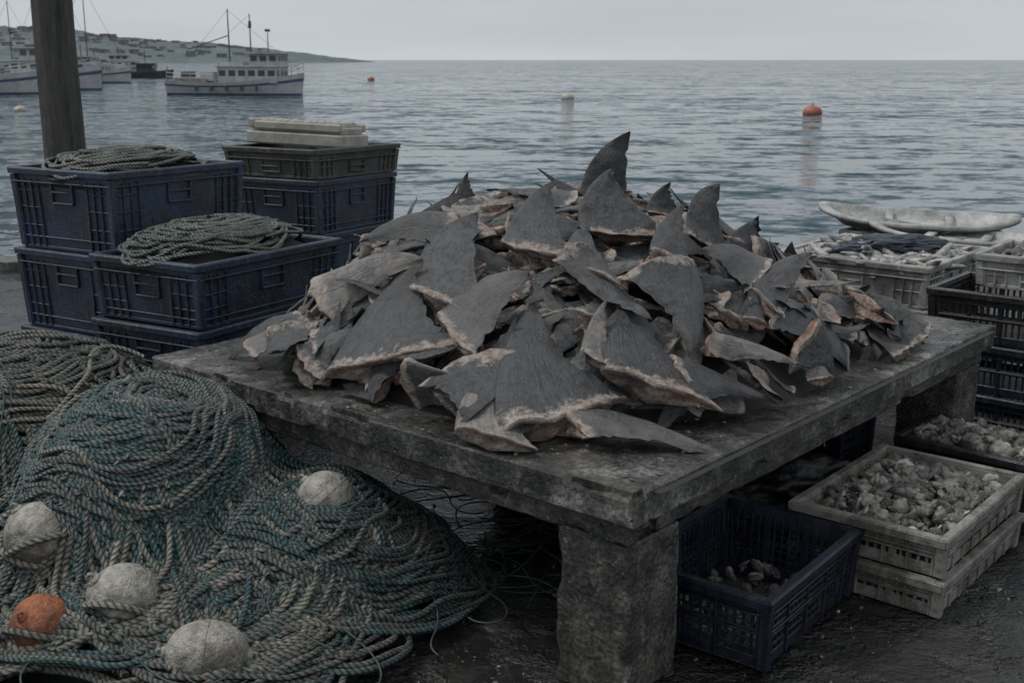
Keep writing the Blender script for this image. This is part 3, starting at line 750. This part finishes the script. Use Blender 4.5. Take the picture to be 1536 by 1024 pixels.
def loop(mb,cx,cy,rx,ry,rot,turns,r,mat,R,lift,rn,wob=.08,th0=None,zf=None,mess=.010,ph=None,own=0.0):
    sh=ph is not None
    ph=ph or rs(R); n=int(abs(turns)*2*math.pi*max(rx,ry)/.022)+10
    th=np.linspace(0,turns*2*math.pi,n)+(R.uniform(0,6.28) if th0 is None else th0)
    k=1+wob*np.sin(2*th+ph[0])+wob*.6*np.sin(3*th+ph[1])+wob*.35*np.sin(5*th+ph[2])
    if own:
        po=rs(R); k=k+own*np.sin(3*th+po[0])+own*.7*np.sin(5*th+po[1])+own*.5*np.sin(9*th+po[2])
    drift=0 if sh else np.linspace(-.04,.04,n)*R.choice((-1,1))
    lx=(rx+drift)*k*np.cos(th); ly=(ry+drift)*k*np.sin(th)
    X=cx+lx*math.cos(rot)-ly*math.sin(rot)+mess*np.sin(th*7+ph[3]); Y=cy+lx*math.sin(rot)+ly*math.cos(rot)+mess*np.sin(th*6+ph[4])
    zf=zf or HR
    Z=np.array([zf(a,b) for a,b in zip(X,Y)])+lift+.008*np.sin(th*4+ph[5])
    m=9; ker=np.ones(m)/m; Zp=np.pad(Z,m//2,mode='edge'); Z=np.convolve(Zp,ker,'valid')
    Z=np.maximum(Z,r*.9)
    tube(mb,np.stack([X,Y,Z],1),r,mat,rn)
def bundle(mb,cx,cy,q0,n,asp,rot,mats,r,lift,rn,wob=.06,turns=1.04,zf=None,dr=2.1):
    ph=rs(R); th0=R.uniform(0,6.28)
    for i in range(n):
        q=q0+i*r*dr+R.gauss(0,r*.5)
        loop(mb,cx+R.gauss(0,.008),cy+R.gauss(0,.008),q,q*asp,rot+R.gauss(0,.02),turns if turns>1 else turns*R.uniform(.9,1.1),r*R.uniform(.88,1.12),R.choice(mats),R,lift+R.uniform(0,r*2),min(1,max(0,rn+R.gauss(0,.22))),wob,th0+R.gauss(0,.1),zf,.008,ph,own=.018)
def meander(mb,x,y,ang,L,r,mat,R,lift,rn,curl=2.2,zf=None,nseg=7):
    st=.02; n=int(L/st); P=[]; ph=rs(R); f1=R.uniform(.6,1.6)
    bound=R.uniform(-.8,.8)
    for i in range(n):
        s=i*st
        ang+=st*(curl*math.sin(s*3.1*f1+ph[0])*2+curl*math.sin(s*7.7*f1+ph[1])*1.4+bound)
        x+=st*math.cos(ang); y+=st*math.sin(ang); P.append((x,y,(zf or HR)(x,y)+lift+.01*math.sin(s*12+ph[2])))
    P=np.array(P); Zp=np.pad(P[:,2],4,mode='edge'); P[:,2]=np.maximum(np.convolve(Zp,np.ones(9)/9,'valid'),r)
    tube(mb,P,r,mat,rn,nseg)
rp=MB()
def field(cx,cy,rmax,nb,asp,rot,mats,r,rn=(0,1),spread=(.06,.06),lift=(0,.03),wob=.05,nst=(4,9),rj=.2):
    for i in range(nb):
        n=R.randint(*nst); q=R.uniform(.06,max(.08,rmax-n*r*2))
        bundle(rp,cx+R.gauss(0,spread[0]),cy+R.gauss(0,spread[1]),q,n,asp*R.uniform(.88,1.08),rot+R.gauss(0,rj),mats,r,R.uniform(*lift),R.uniform(*rn),wob)
field(-1.22,3.79,.58,30,.80,.15,(0,0,0,0,0,1),.0088,(0,.9),(.06,.06),(0,.05))
field(-1.22,3.74,.60,4,.85,.15,(0,0,1),.0088,(.2,1),(.05,.05),(.02,.06),.08)
field(-2.0,4.55,.80,20,.85,.2,(1,1,2),.0095,(0,.8),(.10,.10),(0,.04),.09)
field(-.66,3.60,.56,19,.88,.2,(1,1,1,0),.0088,(0,.7),(.06,.06),(0,.04))
field(-.66,3.58,.56,4,.88,.2,(0,1),.0088,(0,.7),(.05,.05),(.01,.05),.08)
field(-2.1,3.62,.60,13,.9,-.2,(0,1),.0088,(0,.7),(.08,.08),(0,.04))
field(-1.15,3.36,.50,12,.7,.1,(1,1,0,2),.009,(0,.8),(.12,.08),(0,.04),.08)
field(-1.6,3.05,.50,9,.8,.5,(1,2),.0095,(0,.8),(.15,.12),(0,.04),.12,(3,6))
field(-.95,3.15,.42,9,.8,-.4,(1,2,1),.0095,(.0,.8),(.14,.08),(0,.04),.12,(3,6))
field(-.68,3.18,.34,14,.85,.3,(1,1,0,2),.009,(0,.8),(.07,.07),(0,.03),.07,(4,7))
for i in range(30):
    meander(rp,R.uniform(-2.0,-.75),R.uniform(2.7,3.35),R.uniform(0,6.28),R.uniform(.6,1.5),.0108*R.uniform(.85,1.15),2,R,R.uniform(.03,.06),R.uniform(.1,1),2.8)
for i in range(20):
    meander(rp,R.uniform(-2.4,-1.4),R.uniform(4.0,4.9),R.uniform(0,6.28),R.uniform(.7,1.6),.0095,2 if R.random()<.6 else 1,R,R.uniform(.03,.06),R.random(),2.6)
for i in range(9):
    meander(rp,R.uniform(-1.5,-.9),R.uniform(3.35,3.7),R.uniform(-2.6,-.6),R.uniform(.6,1.1),.0092,R.choice((0,1,2)),R,R.uniform(.05,.065),R.random(),1.2)
for i in range(6):
    meander(rp,R.uniform(-.9,-.45),R.uniform(3.3,3.9),R.uniform(-1.5,1.5),R.uniform(.25,.45),.008,R.choice((0,1)),R,.008,R.random(),2.2)
for i in range(70):
    meander(rp,R.uniform(-2.1,-.55),R.uniform(2.8,3.9),R.uniform(0,6.28),R.uniform(.4,1.0),.0028,3,R,R.uniform(.04,.06),R.random(),4.5,None,4)
for i in range(40):
    meander(rp,R.uniform(-.6,.3),R.uniform(3.5,4.4),R.uniform(0,6.28),R.uniform(.3,.8),.0032,3,R,R.uniform(.004,.05),R.random(),5,None,4)
ropes=empty('rope_heap')
rp.obj('rope_coils',[M_RT,M_RG,M_RB,M_TW],True,parent=ropes)
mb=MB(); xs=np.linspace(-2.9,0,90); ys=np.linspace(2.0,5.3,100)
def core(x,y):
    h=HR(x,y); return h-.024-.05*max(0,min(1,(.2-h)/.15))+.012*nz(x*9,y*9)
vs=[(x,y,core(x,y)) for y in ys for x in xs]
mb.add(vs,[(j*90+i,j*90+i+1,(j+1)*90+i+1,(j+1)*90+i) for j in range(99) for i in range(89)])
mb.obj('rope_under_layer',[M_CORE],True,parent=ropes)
def crate_rope(S,z,bulge,n,seed):
    R_=random.Random(seed); corner,ang,L,Wd=S
    cx,cy=loc2w(corner,ang,L/2,Wd/2); a=rad(ang)
    def zf(x,y):
        dx,dy=x-cx,y-cy; u=dx*math.cos(a)+dy*math.sin(a); v=-dx*math.sin(a)+dy*math.cos(a)
        return z+bulge*max(0,1-(abs(u)/(L*.5))**3)*max(0,1-(abs(v)/(Wd*.5))**3)
    mb=MB()
    for i in range(n):
        q=R_.uniform(.15,.90)
        loop(mb,cx+R_.gauss(0,.03),cy+R_.gauss(0,.03),L*.5*q,Wd*.5*q*R_.uniform(.8,1.08),a+R_.gauss(0,.12),R_.uniform(1,1.8),.009,0,R_,R_.uniform(0,.05),R_.random(),.08,zf=zf)
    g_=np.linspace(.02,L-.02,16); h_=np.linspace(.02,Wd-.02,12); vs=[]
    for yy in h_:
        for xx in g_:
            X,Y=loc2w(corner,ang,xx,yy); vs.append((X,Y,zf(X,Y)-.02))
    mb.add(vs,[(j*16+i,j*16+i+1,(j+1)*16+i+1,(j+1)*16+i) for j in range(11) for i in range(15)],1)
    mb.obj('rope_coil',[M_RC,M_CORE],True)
crate_rope(S2,.840,.13,48,3)
crate_rope(S1,1.15,.11,32,4)

# ------------------------------------------------------------------ floats
def fbuoy(name,c,r,sq,mat,tilt):
    v,f=blob(1,5); v=np.array([p*(1+.02*nz(*(p*1.5+c[0]*9))+.006*nz(*(p*7))) for p in v])
    v=v*np.array((r*sq,r,r)); mb=MB(); mb.add(v,f)
    for sg in (-1,1):
        mb.cyl((sg*r*sq*.93,0,0),(sg*r*sq*1.08,0,0),r*.24,r*.16,16)
        ring=[(sg*r*(sq*1.12)+r*.10*math.cos(t),0,r*.10*math.sin(t)) for t in np.linspace(0,2*math.pi,18)]
        tube(mb,ring,r*.05,0,.5,6)
    tube(mb,[(0,r*1.004*math.cos(t),r*1.004*math.sin(t)) for t in np.linspace(0,2*math.pi,48)],r*.014,0,.5,6)
    o=mb.obj(name,[mat],True); o.location=c; o.rotation_euler=tilt; return o
FL=[((-1.143,3.16,.205),.110,1.0,M_FLOATW,(.3,.8,.4)),((-1.355,3.07,.175),.085,1.0,M_FLOATO,(.2,.7,1.2)),((-.85,2.96,.14),.095,1.22,M_FLOATW,(.1,.1,.1)),
 ((-1.47,3.38,.32),.102,1.0,M_FLOATW,(.5,1.0,.2)),((-.604,3.56,.36),.097,1.0,M_FLOATW,(.2,.7,-.3))]
for c,r,sq,m_,t_ in FL: fbuoy('fishing_float',c,r,sq,m_,t_)
mb=MB(); R=random.Random(8)
for c,r,_,_,_ in FL:
    r=r+.004
    for k in range(3):
        ax=Vector((R.gauss(0,.35),R.gauss(0,.35),1)).normalized(); q=ax.to_track_quat('Z','Y').to_matrix(); off=-r*R.uniform(.35,.8); rr=math.sqrt(r*r-off*off)+.008
        P=[np.array(c)+np.array(q@Vector((rr*math.cos(t),rr*math.sin(t),off))) for t in np.linspace(0,6.4,50)]
        tube(mb,P,.0105,0,R.random())
mb.obj('float_lashing_rope',[M_RB],True)

# ------------------------------------------------------------------ boats
M_HULL=m_simple('boat_white_paint',(.46,.47,.48),.45,.3,1.2,.1); M_WIN=m_simple('boat_window_glass',(.04,.045,.05),.15,.2,3,.05)
M_BST=m_simple('boat_blue_stripe',(.07,.10,.16),.5,.3,2,.1); M_DK=m_simple('boat_dark_gear',(.08,.085,.09),.7,.5,3,.2); M_DECK=m_simple('boat_deck',(.30,.285,.25),.7,.4,2,.2)
BM=[M_HULL,M_WIN,M_BST,M_DK,M_DECK]
def hull(mb,L,beam,free_mid,free_bow,free_st,boot=2):
    n=22; secs=[]
    for i in range(n):
        t=i/(n-1); x=-L/2+L*t
        b=beam/2*(min(1,(.72+.9*t))*(1-max(0,(t-.55)/.45)**2.2)) ; b=max(b,.03)
        zs=free_mid+(free_bow-free_mid)*max(0,(t-.4)/.6)**2+(free_st-free_mid)*max(0,(.3-t)/.3)**2
        xo=.9*max(0,(t-.8)/.2)
        secs.append([(x-xo*.6,b*.25,-.35),(x-xo*.3,b*.75,-.05),(x-xo*.25,b*.80,.14),(x-xo*.1,b*.93,zs*.62),(x-xo*.05,b*.96,zs*.76),(x,b,zs),(x,b*.93,zs+.001),(x,b*.9,zs-.3)])
    k=len(secs[0])
    for sg in (1,-1):
        v=[(p[0],p[1]*sg,p[2]) for s_ in secs for p in s_]
        for j in range(k-1):
            f=[]
            for i in range(n-1):
                q=(i*k+j,(i+1)*k+j,(i+1)*k+j+1,i*k+j+1); f.append(q if sg<0 else q[::-1])
            mb.add(v,f,boot if j in (1,) else (2 if j==3 else 0))
    v=[(s_[-1][0],s_[-1][1],s_[-1][2]) for s_ in secs]+[(s_[-1][0],-s_[-1][1],s_[-1][2]) for s_ in secs]
    mb.add(v,[(i,i+1,n+i+1,n+i) for i in range(n-1)],4)
    s0=secs[0]; mb.add([(p[0],p[1],p[2]) for p in s0[:6]]+[(p[0],-p[1],p[2]) for p in s0[:6]],[(0,1,2,3,4,5,11,10,9,8,7,6)],0)
    return secs
def rail(mb,pts,h,r=.025,mat=0):
    for a,b in zip(pts[:-1],pts[1:]):
        for hh in (h,h*.5): mb.cyl((a[0],a[1],a[2]+hh),(b[0],b[1],b[2]+hh),r,n=5,mat=mat)
    for a in pts: mb.cyl(a,(a[0],a[1],a[2]+h),r,n=5,mat=mat)
def cabin(mb,x0,x1,w,z0,z1,nwin,wz=(.45,.8),overhang=.15,front=True):
    mb.box(((x0+x1)/2,0,(z0+z1)/2),(x1-x0,w,z1-z0),0)
    mb.box(((x0+x1)/2,0,z1+.05),(x1-x0+2*overhang,w+2*overhang,.1),0)
    h=z1-z0; zc=z0+h*(wz[0]+wz[1])/2; hz=h*(wz[1]-wz[0]); st=(x1-x0)/nwin
    for i in range(nwin):
        for sg in (1,-1): mb.box((x0+st*(i+.5),sg*(w/2+.005),zc),(st*.68,.03,hz),1)
    for k in range(3):
        for xx in (x0-.005,x1+.005): mb.box((xx,(k-1)*w*.3,zc),(.03,w*.22,hz),1)
mb=MB(); hull(mb,12.4,3.8,1.05,1.9,1.25)
cabin(mb,-1.2,4.2,2.7,1.0,2.35,6); cabin(mb,1.7,4.3,2.4,2.45,3.45,3,(.4,.85),.3)
mb.box((-.2,0,2.62),(2.4,1.8,.3),0); mb.box((-3.9,0,1.15),(3.0,2.2,.6),4); mb.box((-4.8,.4,1.6),(.9,1.0,.7),3); mb.box((-2.4,-.5,1.55),(1.2,.9,.75),0)
mb.cyl((-.6,0,2.4),(-.6,0,7.2),.075,.05,8,3); mb.cyl((1.4,0,3.3),(1.4,0,6.8),.07,.04,8,3); mb.cyl((-.6,0,5.0),(-4.6,0,3.8),.05,.04,6,3); mb.cyl((3.0,0,3.5),(3.0,0,5.4),.05,.03,6,3); mb.box((3.0,0,5.4),(.35,.35,.2),3)
mb.cyl((1.38,0,5.6),(1.42,0,6.2),.16,.12,8,3)
for a,b in [((-.6,0,7.1),(5.9,0,2.0)),((-.6,0,7.1),(-6,0,1.5)),((1.4,0,6.7),(-.6,0,5.2))]: mb.cyl(a,b,.012,n=4,mat=3)
rail(mb,[(4.5,1.3,1.6),(5.3,.8,1.8),(6.1,.1,2.0),(5.3,-.8,1.8),(4.5,-1.3,1.6)],.7)
rail(mb,[(-6.0,-1.3,1.2),(-4.8,-1.5,1.1),(-3.6,-1.6,1.1),(-2.4,-1.65,1.05),(-1.3,-1.7,1.05)],.7,.03)
rail(mb,[(-6.0,1.3,1.2),(-4.8,1.5,1.1),(-3.6,1.6,1.1),(-2.4,1.65,1.05),(-1.3,1.7,1.05)],.7,.03)
mb.cyl((-5.9,-1.3,1.2),(-5.9,-1.3,2.4),.04,n=6,mat=3)
for i in range(5): mb.cyl((-3+i*1.4,-1.9,.75),(-3+i*1.4,-1.92,.35),.13,n=8,mat=3)
o=mb.obj('fishing_boat',BM,M=Matrix.Translation((-23.9,104,WATER_Z))@Matrix.Rotation(rad(-12),4,'Z'))
def yacht(name,L,x,y,rot,fly=True,mast=0,dark=False):
    mb=MB(); hull(mb,L,L*.3,L*.11,L*.17,L*.11)
    k=L/12
    cabin(mb,-3.6*k,2.4*k,2.7*k,1.1*k,2.3*k,5)
    if fly: cabin(mb,-2.6*k,1.0*k,2.3*k,2.4*k,3.3*k,3,(.35,.85),.35*k); mb.cyl((-1*k,0,3.3*k),(-1*k,0,5.0*k),.06*k,n=6,mat=3)
    rail(mb,[(2.6*k,1.5*k,1.5*k),(4.2*k,1.0*k,1.7*k),(5.7*k,0,1.9*k),(4.2*k,-1.0*k,1.7*k),(2.6*k,-1.5*k,1.5*k)],.6*k)
    if mast:
        mb.cyl((.5*k,0,1.2),(.5*k,0,mast),.09,.06,8,3); mb.cyl((.5*k,0,2.6*k),(-4.6*k,0,2.5*k),.1,.1,6,3)
        for e_ in ((5.8*k,0,1.8*k),(-5.8*k,0,1.2*k),(.5*k,1.7*k,1.2*k),(.5*k,-1.7*k,1.2*k)): mb.cyl((.5*k,0,mast-.2),e_,.02,n=4,mat=3)
    return mb.obj(name,BM,M=Matrix.Translation((x,y,WATER_Z))@Matrix.Rotation(rot,4,'Z'))
yacht('motor_yacht',13,-48,106,rad(12),True)
yacht('motor_yacht',15,-48.0,125,rad(-30),True,13)
yacht('sailing_boat',13,-66,185,rad(20),False,14)
yacht('motor_yacht',12,-56.5,160,rad(-8),True)
yacht('sailing_boat',12,-88,210,rad(20),False,13)
yacht('motor_yacht',13,-96,245,rad(10),True)
yacht('motor_yacht',11,-74,215,rad(-15),True)
yacht('motor_yacht',14,-84,260,rad(4),True)
mb=MB(); hull(mb,11,2.8,1.0,1.4,1.0); cabin(mb,-.5,2.2,1.8,.9,2.3,3); mb.box((-2.8,0,1.1),(1.8,1.5,.8),3); mb.cyl((.8,0,2.3),(.8,0,4.5),.06,n=6,mat=3)
mb.obj('small_dark_boat',[M_DK,M_WIN,M_DK,M_DK,M_DK],M=Matrix.Translation((-62,200,WATER_Z)))
def mbuoy(x,y,r,mat):
    mb=MB(); v,f=blob(1,3); v=v*np.array((r,r,r*.72)); mb.add(v+np.array((0,0,r*.2)),f); mb.cyl((0,0,r*.8),(0,0,r*1.0),r*.16,r*.12,10)
    tube(mb,[(r*.12*math.cos(t),0,r*1.08+r*.12*math.sin(t)) for t in np.linspace(0,6.28,14)],r*.04)
    o=mb.obj('mooring_buoy',[mat],True); o.location=(x,y,WATER_Z)
M_BUO=m_simple('buoy_orange',(.36,.12,.075),.5,.4,2,.2); M_BUW=m_simple('buoy_cream',(.45,.42,.33),.5,.3,2,.2)
mbuoy(16.7,66,.54,M_BUO); mbuoy(4.3,92,.52,M_BUW); mbuoy(-21,178,.55,M_BUO); mbuoy(-29,70,.35,M_BUW)
print('fins',cnt,'tries',tries)
